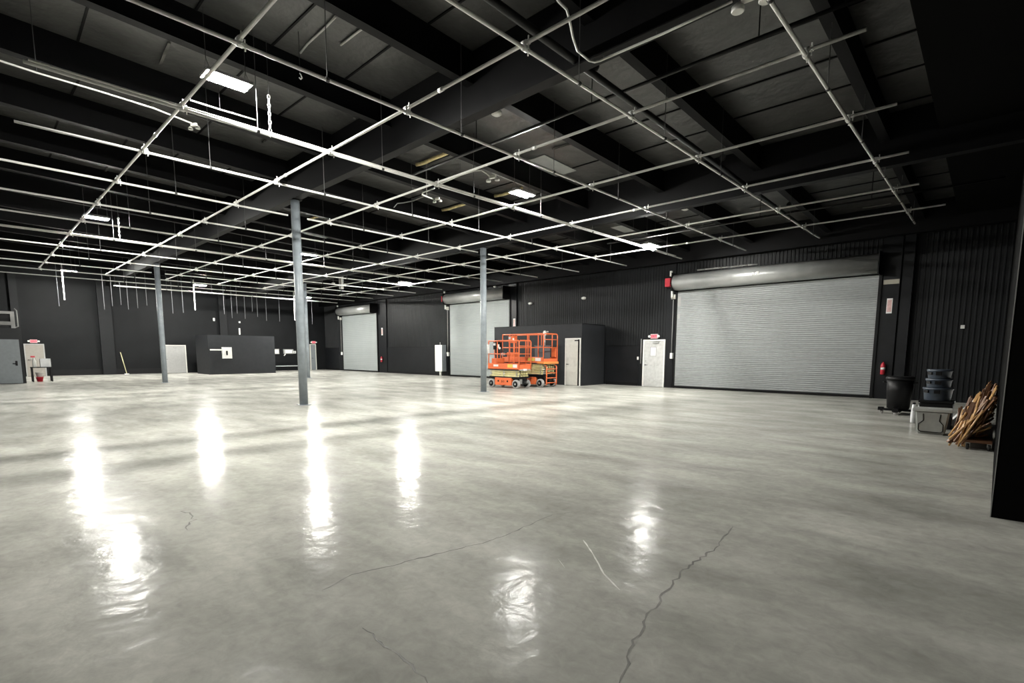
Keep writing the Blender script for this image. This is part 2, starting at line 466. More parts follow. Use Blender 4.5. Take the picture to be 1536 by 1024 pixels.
# ------------------------------------------------------------------ lamps
def lamp(x, y, z, lab):
    t = thing('high_bay_light', lab, 'light', (x, y, z), group='rectangular high bay lights above the pipe grid')
    mb = MB(); mb.box(-.20, .20, -.35, .35, .0, .05, bev=.012); mb.box(-.07, .07, -.32, .32, .05, .10, bev=.01)
    mb.build('housing', M_grey, t)
    for s in (-1, 1):
        MB().box(s*.105-.021, s*.105+.021, -.32, .32, -.016, -.001).build('lens', M_lamp, t)
    for yy in (-.3, .3):
        mb = MB(); mb.tube((-.15, yy, .05), (0, yy, .25), .004, n=5); mb.tube((.15, yy, .05), (0, yy, .25), .004, n=5)
        mb.tube((0, yy, .25), (0, yy, zd(y+yy)-z), .005, n=5); mb.build('suspension_cable', M_rod, t)
    return t
lamps = [(-9.68, 3.33, 6.0, 'nearest bright high bay light, upper left of the photo'),
         (-22.45, 3.36, 6.0, 'bright high bay light at left, second along the row of the nearest light'),
         (-37.9, 4.25, 5.95, 'small high bay light farthest left, above the far wall'),
         (-9.72, 10.65, 5.8, 'bright high bay light in the middle of the ceiling'),
         (-22.45, 10.7, 5.8, 'high bay light just right of the nearest column'),
         (-37.95, 10.72, 5.8, 'small high bay light between leftmost column and nearest column'),
         (-9.62, 17.55, 5.46, 'bright high bay light just left of the large roller door'),
         (-24.9, 17.45, 5.46, 'high bay light left of the middle roller door'),
         (-36.9, 17.2, 5.46, 'small high bay light by the leftmost roller door, beside the column')]
for l in lamps: lamp(*l)

# ------------------------------------------------------------------ roller doors
def roller(n, label, x0, x1, z1, hood_z1, hoodr=.31, slat=.075, md=None):
    t = thing('door_%d' % n, label, 'roller door', ((x0+x1)/2, W-.1, 0), kind='structure')
    w = (x1-x0)/2
    # slatted curtain
    mb = MB(); k = int((z1-.1)/slat); pts = []
    for i in range(k):
        a = .1+i*(z1-.1)/k; h = (z1-.1)/k
        pts += [(0, a), (-.016, a+h*.18), (-.02, a+h*.5), (-.016, a+h*.82), (0, a+h*.97)]
    pts.append((0, z1))
    L = [mb.bm.verts.new((-w, y-.02, z)) for y, z in pts]; R = [mb.bm.verts.new((w, y-.02, z)) for y, z in pts]
    for i in range(len(pts)-1): mb.bm.faces.new((L[i], R[i], R[i+1], L[i+1]))
    mb.build('curtain', md or M_door, t)
    MB().box(-w, w, -.045, .02, .03, .1).build('bottom_bar', M_black, t)
    for s in (-1, 1):
        mb = MB(); mb.box(min(s*w, s*(w+.09)), max(s*w, s*(w+.09)), -.05, .066, 0, z1+.25); mb.build('guide_rail', M_black, t)
        mb = MB(); mb.box(min(s*(w+.02), s*(w+.05)), max(s*(w+.02), s*(w+.05)), -.62, .06, z1-.02, z1+2*hoodr+.08)
        mb.build('end_bracket', M_black, t)
    # rounded hood
    zc = z1+hoodr+.02; prof = []
    for i in range(13):
        a = -PI*.55+i*(PI*1.05)/12
        prof.append((-.30-hoodr*math.cos(a), zc+hoodr*math.sin(a)))
    prof = [(.0, zc-hoodr+.02)]+prof+[(.05, zc+hoodr-.0), (.05, zc-hoodr+.02)]
    mb = MB(); a = [mb.bm.verts.new((-w-.02, y, z)) for y, z in prof]; b = [mb.bm.verts.new((w+.02, y, z)) for y, z in prof]
    for i in range(len(prof)):
        f = mb.bm.faces.new((a[i], a[(i+1) % len(prof)], b[(i+1) % len(prof)], b[i])); f.smooth = 0 < i < 13
    mb.bm.faces.new(a); mb.bm.faces.new(b[::-1])
    mb.build('hood', M_hood, t)
    # operator at the left end
    ox = -w-.34
    mb = MB(); mb.box(ox-.13, ox+.10, -.36, -.12, zc-.14, zc+.22, bev=.01)
    o = mb.build('operator_box', M_red, t); o['label'] = 'red operator box'
    mb = MB(); mb.tube((ox+.12, -.3, zc+.3), (ox+.12, -.3, zc+.52), .06, n=12); mb.tube((ox+.2, -.3, zc-.62), (ox+.2, -.3, zc-.3), .05, n=12)
    mb.build('cable_gland', M_white, t)
    mb = MB(); mb.tube((ox+.18, -.24, zc-.36), (ox+.18, -.24, zc+.34), .07, n=12); mb.tube((ox+.10, -.24, zc), (-w-.05, -.24, zc), .05, n=12)
    mb.build('motor', M_black, t)
    mb = MB(); mb.box(ox+.08, ox+.26, -.14, .05, z1-.32, z1-.12, bev=.01); mb.build('junction_box', M_cream, t)
    mb = MB(); mb.tube((ox+.17, -.1, 1.35), (ox+.17, -.1, z1-.3), .013, n=8); mb.build('conduit', M_grey, t)
    mb = MB(); mb.box(ox+.12, ox+.22, -.14, .03, 1.3, 1.55, bev=.008); mb.build('control_station', M_white, t)
    return t, w, zc
t, w, zc = roller(1, 'large grey roller door at right with a rounded hood', -10.45, -3.2, 4.22, 4.9, hoodr=.33, md=mat('grey_curtain_dimmed', (.29, .305, .305), .42))  # same curtain grey, darkened to paint in weaker lamplight on this door
mb = MB()
for i in range(7): mb.tube((-w+1.0+i*.34, -.42+.03*math.sin(i*2), zc+.42-.004*i), (-w+1.0+(i+1)*.34, -.42+.03*math.sin(i*2+2), zc+.42-.004*(i+1)), .03, n=8)
mb.build('cable_bundle', M_grey, t)
mb = MB(); mb.box(-.35, -.28, -.66, -.62, zc-.02, zc+.06); mb.box(-.2, -.1, -.66, -.62, zc, zc+.08); mb.build('hood_sticker', M_decal, t)
mb = MB(); mb.box(-w+.02, -w+.16, -.05, -.042, 3.6, 4.0); mb.box(-w+.02, -w+.14, -.05, -.042, 3.05, 3.25); mb.build('lock_plate', M_grey, t)
roller(2, 'middle grey roller door partly behind a grey column', -25.97, -20.68, 4.58, 5.2)
roller(3, 'leftmost and smallest-looking grey roller door', -39.85, -34.65, 4.5, 5.1)

# ------------------------------------------------------------------ hinged doors
def lever(mb, x, z, y):
    mb.tube((x, y, z), (x, y-.06, z), .022, n=12); mb.tube((x, y-.055, z), (x+.12, y-.055, z), .011, n=8)
def hinged(n, label, mleaf, mframe, w, h, loc, rz, handle_left=True, closer=True, fw=.055):
    """door seen from its local -Y side, centred on x, foot at z=0"""
    t = thing('door_%d' % n, label, 'door', loc, rz, kind='structure')
    mb = MB()
    mb.box(-w/2-fw, -w/2, -.03, .10, 0, h+fw); mb.box(w/2, w/2+fw, -.03, .10, 0, h+fw); mb.box(-w/2, w/2, -.03, .10, h, h+fw)
    mb.build('door_frame', mframe, t)
    lf = MB().box(-w/2+.004, w/2-.004, -.01, .035, .012, h-.004).build('door_leaf', mleaf, t)
    mb = MB(); lever(mb, (-w/2+.09) if handle_left else (w/2-.2), 1.0, -.01); mb.build('door_handle', M_black, lf)
    if closer:
        mb = MB(); mb.box(-.05, .25, -.075, -.011, h-.12, h-.06, bev=.006); mb.tube((.1, -.05, h-.05), (.35, -.03, h-.02), .008, n=6)
        mb.build('door_closer', M_grey, lf)
    return t, lf
t, lf = hinged(4, 'scuffed white exit door left of the large roller door', M_dirty, M_white, .98, 2.1, (-11.5, W-.14, 0), 0)
mb = MB(); mb.box(-.16, .10, -.016, -.011, 1.42, 1.80); mb.build('notice', M_decal, lf)
mb = MB(); mb.box(-.19, -.16, -.018, -.011, 1.40, 1.82); mb.box(.10, .12, -.018, -.011, 1.40, 1.82); mb.box(-.19, .12, -.018, -.011, 1.39, 1.42); mb.box(-.19, .12, -.018, -.011, 1.80, 1.83); mb.build('notice_frame', M_grey, lf)
mb = MB()
for i in range(16):
    x = random.uniform(-.4, .3); z = random.choice([.3, .35, .28, .95, 1.0, .25])+random.uniform(-.03, .03)
    mb.box(x, x+random.uniform(.03, .12), -.0125, -.011, z, z+.012)
mb.build('scuff_mark', M_grey, lf)
mb = MB(); mb.tube((-.40, -.01, 1.18), (-.40, -.035, 1.18), .028, n=12); mb.build('deadbolt', M_grey, lf)
# far wall doors (turned to face +X)
FW = XF+.11
hinged(5, 'pale grey door in the far wall behind the leftmost column', mat('pale_grey_door', (.30, .30, .29), .5), M_cream, 1.35, 1.95, (FW, 10.25, 0), PI/2, handle_left=True)
hinged(6, 'tan exit door in the far wall at the left edge', M_tan, M_grey, .82, 1.93, (FW, 2.86, 0), PI/2, closer=False)
hinged(7, 'door with a white frame in the far corner right of the column', M_gdoor, M_cream, .42, 2.15, (FW, 20.55, 0), PI/2, closer=False)

# exit signs
def exit_sign(label, loc, rz):
    t = thing('exit_sign', label, 'exit sign', loc, rz, group='lit red exit signs above doors')
    MB().box(-.17, .17, -.05, .03, -.1, .1, bev=.008).build('housing', M_white, t)
    MB().box(-.15, .15, -.056, -.051, -.085, .085).build('face', M_exitw, t)
    text_mesh('lettering', 'EXIT', .16, M_exit, t, (0, -.059, 0), (PI/2, 0, 0))
    for s in (-1, 1):
        mb = MB(); mb.lathe([(.02, .0), (.05, -.02), (.055, -.07), (.045, -.08)], (s*.23, 0, .0), 14, 'y'); mb.build('lamp_head', M_white, t)
    return t
exit_sign('red lit EXIT sign above the scuffed white door', (-11.5, W-.14, 2.30), 0)
exit_sign('red lit EXIT sign above the tan door at far left', (FW+.03, 2.86, 2.14), PI/2)
exit_sign('red lit EXIT sign in the far corner beside the column', (FW+.03, 20.6, 2.36), PI/2)

# ------------------------------------------------------------------ dark box room with cream door, behind the lifts
t = thing('partition_room', 'dark grey box room with a cream door behind the orange lifts', 'small room', (-17.4, 19.7, 0))
MB().box(-2.55, 3.23, 0, 1.9, 0, 2.88).build('room_wall', M_box, t)
mb = MB(); mb.box(-2.56, 3.25, -.01, 1.9, 2.881, 2.90); mb.build('roof_edge', M_black, t)
mb = MB(); mb.box(2.28, 2.34, -.03, -.001, 0, 2.23); mb.box(3.13, 3.19, -.03, -.001, 0, 2.23); mb.box(2.34, 3.13, -.03, -.001, 2.17, 2.23); mb.build('door_frame', M_white, t)
lf = MB().box(2.345, 3.03, -.022, -.001, .012, 2.165).build('door_leaf', M_cream, t)
mb = MB(); mb.box(3.03, 3.125, -.018, -.001, .012, 2.165); mb.build('door_gap', M_black, t)
mb = MB(); lever(mb, 2.42, 1.0, -.02); mb.build('door_handle', M_black, lf)
mb = MB(); mb.box(2.85, 3.05, -.05, -.023, 2.09, 2.14); mb.build('door_closer', M_black, lf)
# far box with switch gear
t = thing('partition_room', 'long dark grey partition box in front of the far wall with a switch panel', 'small room', (-38.5, 13.2, 0))
MB().box(-2.7, 0, -2.08, 2.27, 0, 2.66).build('room_wall', M_box, t)
mb = MB(); mb.box(.001, .16, -1.28, -.68, 1.08, 1.84, bev=.01)
t2 = thing('electrical_box', 'white switch box with a dark handle mounted on the far partition box', 'electrical box', (-38.5, 13.2, 0))
mb.build('cabinet', M_white, t2)
MB().box(.161, .19, -1.05, -.95, 1.3, 1.6, bev=.005).build('switch_handle', M_black, t2)
MB().tube((.08, -1.28, 1.66), (.08, -2.0, 1.66), .05, n=10).build('conduit', M_white, t2)
# left block room with grey door
t = thing('partition_room', 'dark room with a wide grey door at the left edge', 'small room', (-34, 0, 0))
MB().box(-5.5, 0, -6.5, 1.86, 0, 2.62).build('room_wall', M_wall, t)
lf = MB().box(.001, .03, -.35, 1.74, .02, 2.09).build('door_leaf', M_gdoor, t)
mb = MB(); mb.tube((.03, 1.58, .95), (.09, 1.58, .95), .04, n=12); mb.tube((.08, 1.58, .95), (.08, 1.45, .95), .015, n=8); mb.box(.031, .04, 1.54, 1.62, .85, 1.08); mb.build('door_handle', M_black, lf)
t = thing('ventilation_unit', 'grey metal ventilation unit on the dark room at left', 'air unit', (-34.5, 1.0, 2.62))
mb = MB(); mb.box(-.8, .1, .55, .7, .0, .8); mb.box(-.8, .1, -1.2, -.98, 0, .8); mb.box(-.8, .1, -.98, .55, .68, .8); mb.box(-.8, .1, -.98, .55, .15, .32); mb.build('frame', M_grey, t)
MB().box(-.75, -.1, -.97, .54, .33, .67).build('grille', M_black, t)
MB().tube((.1, -.1, 0), (.1, -.1, .16), .2, .1, n=16).build('fan_motor', M_white, t)
MB().path([(0, .7, .05), (0, .8, .1), (0, .8, .85), (0, .72, .95)], .025).build('pipe_loop', M_grey, t)

# far wall electrics
def wallbox(name, label, cat, px, py, w, h, m, d=.14, door=None):
    p = at(px, py, 'x', XF+d)
    t = thing(name, label, cat, (XF, p.y, p.z))
    MB().box(.001, d, -w/2, w/2, -h/2, h/2, bev=.006).build('cabinet', m, t)
    MB().box(d, d+.01, -w*.35, w*.35, -h*.35, h*.35).build('cabinet_door', door or M_grey, t)
    return t
wallbox('electrical_box', 'small grey electrical box right of the far partition box', 'electrical box', 415, 527, .42, .42, M_grey, door=M_white)
wallbox('electrical_box', 'wide grey electrical panel on the far wall left of the nearest column', 'electrical box', 433, 527, .8, .36, M_grey, door=M_slab)
wallbox('electrical_box', 'small white control box beside the wide grey electrical panel', 'electrical box', 442, 528, .22, .2, M_white)
p = at(426, 532, 'x', XF+.05); t = tag(MB().tube((0, 0, -.07), (0, .12, .07), .04).build('wall_switch', M_white, None, (XF+.06, p.y, p.z)), 'tiny white switch below the wide grey electrical panel', 'switch')
a = at(414, 550, 'x', XF+.5); b = at(449, 549, 'x', XF+.5)
t = thing('guard_rail', 'low pale rail on the floor along the far wall', 'rail', (XF+.5, (a.y+b.y)/2, 0))
hw = abs(b.y-a.y)/2
MB().tube((0, -hw, .38), (0, hw, .38), .035, n=10).build('rail', M_slab, t)
for s in (-1, 0, 1): MB().tube((0, s*(hw-.1), 0), (0, s*(hw-.1), .38), .025, n=8).build('post', M_black, t)
# small marks up the far wall
for px, py, w, h, lab in ((321, 479, .12, .22, 'small pale plate high on the far wall left of the stub'), (359.5, 497, .1, .5, 'white vertical stub pipe rising above the far partition box'), (359.5, 483, .12, .12, 'small white fitting above the stub pipe')):
    p = at(px, py, 'x', XF+.06)
    o = MB().box(0, .06, -w/2, w/2, -h/2, h/2, bev=.01).build('wall_plate', M_white, None, (XF+.001, p.y, p.z)); tag(o, lab, 'wall plate')

# broom handle leaning on the far wall
a = at(180.5, 528, 'x', XF+.08); b = at(190.5, 562, 'x', XF+.45); b.z = .012
t = thing('broom', 'yellow pole leaning against the far wall', 'pole', (b.x, b.y, 0))
MB().tube((0, 0, .03), a-Vector((b.x, b.y, 0)), .022, n=8).build('handle', mat('pale_yellow_pole', (.6, .56, .32), .5), t)
MB().box(-.05, .05, -.12, .12, 0, .05).build('head', M_decal, t)

# table with boxes near the tan door
t = thing('side_table', 'small dark table by the tan door at far left', 'table', (-35.6, 2.55, 0))
MB().box(-.3, .3, -.4, .4, .70, .74).build('tabletop', M_black, t)
for sx in (-1, 1):
    for sy in (-1, 1): MB().box(sx*.26-.03, sx*.26+.03, sy*.36-.03, sy*.36+.03, 0, .70).build('leg', M_black, t)
o = MB().box(-.2, .2, -.2, .2, 0, .42, bev=.01).build('carton', M_slab, None, (-35.6, 2.72, .741)); tag(o, 'pale box standing on the small dark table', 'box')
t = thing('cleaning_bottle', 'white curved spray bottle at the left end of the small table', 'bottle', (-35.5, 2.3, .741))
MB().lathe([(.07, 0), (.08, .02), (.08, .3), (.03, .42), (.03, .48)], n=14).build('body', M_white, t)
MB().box(-.04, .04, -.12, .05, .48, .56, bev=.01).build('trigger', M_red, t)
for i, (z, m, lab) in enumerate(((0.0, M_red, 'red bucket under the small dark table'), (.24, M_white, 'white bucket stacked on the red bucket under the table'))):
    t = thing('bucket', lab, 'bucket', (-35.55, 2.45, z))
    MB().lathe([(.11, 0), (.15, .21), (.16, .21), (.16, .235)], n=18).build('body', m, t)

# ------------------------------------------------------------------ back wall fittings
t = thing('electrical_cabinet', 'tall narrow white cabinet on a post left of the middle roller door', 'electrical cabinet', (-26.75, 21.25, 0))
MB().box(-.36, .36, 0, .34, .30, 2.02, bev=.01).build('cabinet', M_white, t)
MB().box(-.27, .27, -.014, -.001, .38, 1.94).build('cabinet_door', M_slab, t)
MB().box(.361, .38, .0, .34, .30, 2.02).build('side_panel', M_gdoor, t)
MB().tube((.05, .12, 0), (.05, .12, .30), .07, n=12).build('post', M_white, t)
MB().tube((0, .15, 2.02), (0, .15, 2.2), .02, n=8).build('conduit', M_grey, t)

def extinguisher(label, x, z, m=M_red):
    t = thing('fire_extinguisher', label, 'fire extinguisher', (x, W-.195, z))
    MB().box(-.05, .05, .086, .094, .1, .45).build('wall_bracket', M_black, t)
    MB().lathe([(.07, 0), (.085, .015), (.085, .40), (.06, .47), (.025, .50), (.025, .53)], n=18).build('cylinder', m, t)
    MB().lathe([(.0865, .2), (.0865, .30)], n=18).build('instruction_band', M_decal, t)
    mb = MB(); mb.box(-.02, .10, -.012, .012, .55, .57); mb.box(-.02, .09, -.012, .012, .59, .605); mb.build('lever', M_black, t)
    MB().path([(0, 0, .54), (-.1, -.02, .52), (-.12, -.02, .35), (-.1, -.02, .15)], .012).build('hose', M_black, t)
    t.scale = (.8, .9, .8); return t
extinguisher('red fire extinguisher on the post right of the large roller door', -2.87, .84)
extinguisher('red fire extinguisher right of the leftmost roller door', -34.0, .80)
def wallsign(name, label, cat, x, z, w, h, m, d=.101):
    t = thing(name, label, cat, (x, W-d, z))
    MB().box(-w/2, w/2, -.012, 0, -h/2, h/2, bev=.003).build('plate', m, t)
    return t
signred = mat('faded_red_sign', (.62, .40, .38), .5, noise=.2, nscale=10)
t = wallsign('extinguisher_sign', 'narrow vertical red and white sign above the right fire extinguisher', 'sign', -2.85, 3.16, .16, .5, M_decal)
mb = MB(); mb.box(-.06, .06, -.016, -.013, -.2, .2); mb.build('arrow_field', signred, t)
t = wallsign('extinguisher_sign', 'narrow vertical sign right of the leftmost roller door', 'sign', -33.97, 3.08, .18, .55, M_decal)
mb = MB(); mb.box(-.06, .06, -.016, -.013, -.2, .2); mb.build('arrow_field', signred, t)
t = wallsign('extinguisher_sign', 'narrow vertical white sign above the dark box room', 'sign', -20.3, 3.22, .17, .5, M_decal)
mb = MB(); mb.box(-.06, .06, -.016, -.013, -.2, .2); mb.build('arrow_field', signred, t)
o = wallsign('post_plate', 'tan horizontal plate high on the post right of the large roller door', 'plate', -2.85, 3.96, .44, .15, mat('tan_plate', (.35, .33, .27), .5))
o = wallsign('wall_switch', 'small pale square switch high on the ribbed wall at right', 'switch', -.92, 2.4, .1, .11, M_white, .031)
o = wallsign('wall_switch', 'small switch box left of the scuffed white door', 'switch', -12.36, 1.3, .09, .14, M_white, .056)
t = thing('conduit', 'thin pale conduit running up beside the scuffed white door frame', 'conduit', (-12.2, W-.07, 1.05))
MB().tube((0, 0, 0), (0, 0, 1.15), .018, n=8).build('tube', M_grey, t)
o = wallsign('wall_switch', 'small white button left of the middle roller door', 'switch', -26.35, 1.5, .12, .12, M_white, .081)
for px, py, lab in ((795, 464, 'left of two small white oval lights high on the black wall'), (875, 447, 'right of two small white oval lights high on the black wall')):
    q = at(px, 455 if px < 800 else 447, 'y', W-.1)
    t = thing('bulkhead_light', lab, 'light', (q.x, W-.035, q.z), group='oval bulkhead lights')
    MB().lathe([(.12, 0), (.12, -.05), (.10, -.10), (.05, -.12)], n=20, axis='y').build('cover', M_white, t)
    for ch in [c for c in COL.objects if c.parent == t]: ch.scale = (1.1, 1, .62)
    MB().box(-.16, .16, -.012, -.001, -.09, .09, bev=.004).build('back_plate', M_black, t)

# ------------------------------------------------------------------ hanging rods by the far wall
rods = [(206.9, 462, 0), (220.5, 458, 0), (259.5, 470, 0), (275, 469, 0), (292.8, 465, 1), (336.7, 471, 0), (348.4, 477, 0), (356, 470, 0), (368, 478, 0),
        (378.7, 467, 0), (386.5, 475, 0), (400, 481, 0), (419.7, 482, 0), (442.2, 480, 1), (468.6, 486, 0), (88.9, 459, 0), (97, 449.6, 1), (157, 464, 0), (168.9, 459, 0), (181.8, 457, 0), (192.8, 464, 0)]
for px, py, br in rods:
    p = at(px, py, 'x', -39.6 if not br else -38.6)
    top = zd(p.y)
    t = MB().tube((0, 0, 0), (0, 0, top-p.z), .032 if br else .013, n=6).build('hanging_rod', M_white if br else M_palerod, None, (p.x, p.y, p.z))
    if br:
        tag(t, {292.8: 'bright white rod hanging beneath the light between the two left columns', 442.2: 'bright white rod hanging just left of the nearest column', 97: 'bright white rod hanging below the farthest left light'}[px], 'rod')
    else: tag(t, 'thin grey rod hanging from the roof in front of the far wall', 'rod', 'thin rods hanging along the far wall')

# ------------------------------------------------------------------ conduits, sensors and twin-head lights under the roof
def twinhead(label, p, rz, s=1):
    t = thing('emergency_light', label, 'light', p, rz, group='twin-head emergency lights')
    MB().box(-.12*s, .12*s, -.045*s, .045*s, -.05*s, .05*s, bev=.01).build('body', M_cream, t)
    for k in (-1, 1):
        MB().lathe([(.03*s, -.02*s), (.075*s, -.06*s), (.08*s, -.11*s), (.07*s, -.12*s)], (k*.16*s, 0, -.02), 16).build('lamp_head', M_white, t)
    return t
ZC = 5.74
P = [at(px, py, 'z', ZC) for px, py in ((822, -22), (838, 2), (850, 14), (855, 33), (860, 58), (866, 76), (884, 91), (892, 93), (900, 91), (1000, 48), (1098, 2))]
t = thing('conduit', 'long thin white conduit with a bend at upper right', 'conduit', P[5])
MB().path([p-P[5] for p in P], .016, 8).build('tube', M_white, t)
q = at(1128, -8, 'z', ZC); twinhead('twin-head light at the end of the bent conduit at the top edge', q, .1, .95)
for pt in ((905, 90), (985, 54)):
    c = at(*pt, 'z', ZC)
    MB().tube(c-P[5], Vector((c.x, c.y, zd(c.y)))-P[5], .006, n=5).build('support_rod', M_rod, t)
P = [at(px, py, 'z', 6.0) for px, py in ((-60, 75), (0, 91), (55, 109), (150, 137), (230, 162), (288, 185))]
t = thing('conduit', 'thin white conduit crossing the upper left corner below a grid pipe', 'conduit', P[0])
MB().path([p-P[0] for p in P], .016, 8).build('tube', M_white, t)
c = P[2]; MB().tube(c-P[0], Vector((c.x, c.y, zd(c.y)))-P[0], .006, n=5).build('support_rod', M_rod, t)
q = at(291, 187, 'z', 5.98); twinhead('twin-head light at the end of the conduit at upper left', q, .5, .55)
P = [at(px, py, 'z', 5.95) for px, py in ((285, 150), (330, 164), (384, 180))]
t = thing('conduit', 'thin white conduit just above the bright pipe under the nearest light', 'conduit', P[0])
MB().path([p-P[0] for p in P], .014, 8).build('tube', M_white, t)
c = P[1]; MB().tube(c-P[0], Vector((c.x, c.y, zd(c.y)))-P[0], .006, n=5).build('support_rod', M_rod, t)
# chain beside nearest light
def chain(label, px, py0, zlow, r=.022):
    p = at(px, py0, 'z', zlow); t = thing('hanging_chain', label, 'chain', p)
    mb = MB(); n = 10
    for i in range(n):
        a = PI/2*(i % 2); z = i*.07+.035
        pts = [Vector((r*math.cos(k*PI/4)*math.cos(a), r*math.cos(k*PI/4)*math.sin(a), z+.043*math.sin(k*PI/4))) for k in range(8)]
        mb.path(pts, .009, 5, closed=True)
    mb.build('links', M_white, t)
    MB().tube((0, 0, n*.07), (0, 0, zd(p.y)-zlow), .005, n=5).build('wire', M_rod, t)
chain('white twisted chain hanging right of the nearest light', 406, 205, H)
chain('white chain hanging right of the second light at left', 180, 358, H)
# loops near centre
P = [at(px, py, 'z', 5.85) for px, py in ((652, 279), (690, 263), (712, 256), (722, 255), (730, 260), (734, 264))]
t = thing('conduit', 'curved thin conduit near the centre of the pipe grid', 'conduit', P[0])
MB().path([p-P[0] for p in P], .018, 8).build('tube', M_white, t)
c = P[1]; MB().tube(c-P[0], Vector((c.x, c.y, zd(c.y)))-P[0], .006, n=5).build('support_rod', M_rod, t)
twinhead('twin-head light at the end of the curved conduit near the centre', at(739, 265, 'z', 5.83), .3, .75)
P = [at(px, py, 'z', 5.85) for px, py in ((652, 279), (634, 286), (633, 289), (650, 296))]
t = thing('conduit', 'short angled conduit left of the curved one', 'conduit', P[0]+Vector((0, 0, -.05)))
MB().path([p-P[0] for p in P], .018, 8).build('tube', M_white, t)
twinhead('small twin-head light at the end of the short angled conduit', at(656, 298, 'z', 5.80), .3, .6)
def sensor(label, px, py, z, r=.11):
    p = at(px, py, 'z', z); t = thing('smoke_detector', label, 'sensor', (p.x, p.y, zp(p.y)-.013 if False else z))
    MB().lathe([(r*.5, -.05), (r, -.02), (r, .03), (r*.6, .05)], n=20).build('dome', M_white, t)
    MB().tube((0, 0, .05), (0, 0, zd(p.y)-z), .012, n=6).build('stem', M_rod, t)
sensor('white round detector right of the curved conduit, above centre', 745, 170, 6.5)
sensor('white round detector above the bright light near the large roller door', 1028, 313, 6.1, .12)
sensor('tiny white detector above the middle roller door', 742, 430, 5.32, .08)
sensor('small white detector among the pipes right of the nearest column', 562, 402, 5.7, .1)
sensor('small white detector between the two lights at left', 500, 425, 5.6, .1)
# dangling torn facing / wires near top centre
for i, pts in enumerate((((452, 108), (462, 96), (490, 72), (505, 57)), ((512, 96), (540, 76), (556, 66)))):
    P = [at(px, py, 'z', 6.6) for px, py in pts]
    for p in P: p.z = zd(p.y)-.03
    MB().path(P, .02, 6).build('torn_facing', mat('foil_facing', (.55, .55, .53), .25), ceil)
q = at(450, 110, 'z', 6.3); t = thing('hook', 'small white hook hanging below torn roof facing at upper centre-left', 'hook', (q.x, q.y, 6.3))
MB().path([(0, 0, 0), (.03, 0, -.03), (.03, .02, -.08), (0, .01, -.09), (-.03, 0, -.06)], .011).build('hook_bend', M_white, t)
MB().tube((0, 0, 0), (0, 0, zd(q.y)-6.3), .006, n=5).build('wire', M_rod, t)
P = [at(px, py, 'z', 5.85) for px, py in ((591, 311), (596, 305), (605, 304), (620, 301), (640, 293))]
t = thing('hanging_cable', 'loose pale cable drooping left of the short angled conduit', 'cable', P[0])
MB().path([p-P[0]+Vector((0, 0, .0)) for p in P]+[Vector((P[-1].x-P[0].x, P[-1].y-P[0].y, zd(P[-1].y)-5.85))], .014, 6).build('strand', M_grey, t)
# duct stub near the left roller door
p = at(520, 432, 'z', 5.2); t = thing('duct_stub', 'short grey vertical duct hanging among the pipes near the left roller door', 'duct', (p.x-.6, p.y, p.z))
MB().tube((0, 0, 0), (0, 0, zd(p.y)-p.z), .13, n=16).build('duct', M_grey, t)
MB().tube((.16, -.06, 0), (.16, -.06, .6), .03, n=8).build('side_pipe', M_white, t)

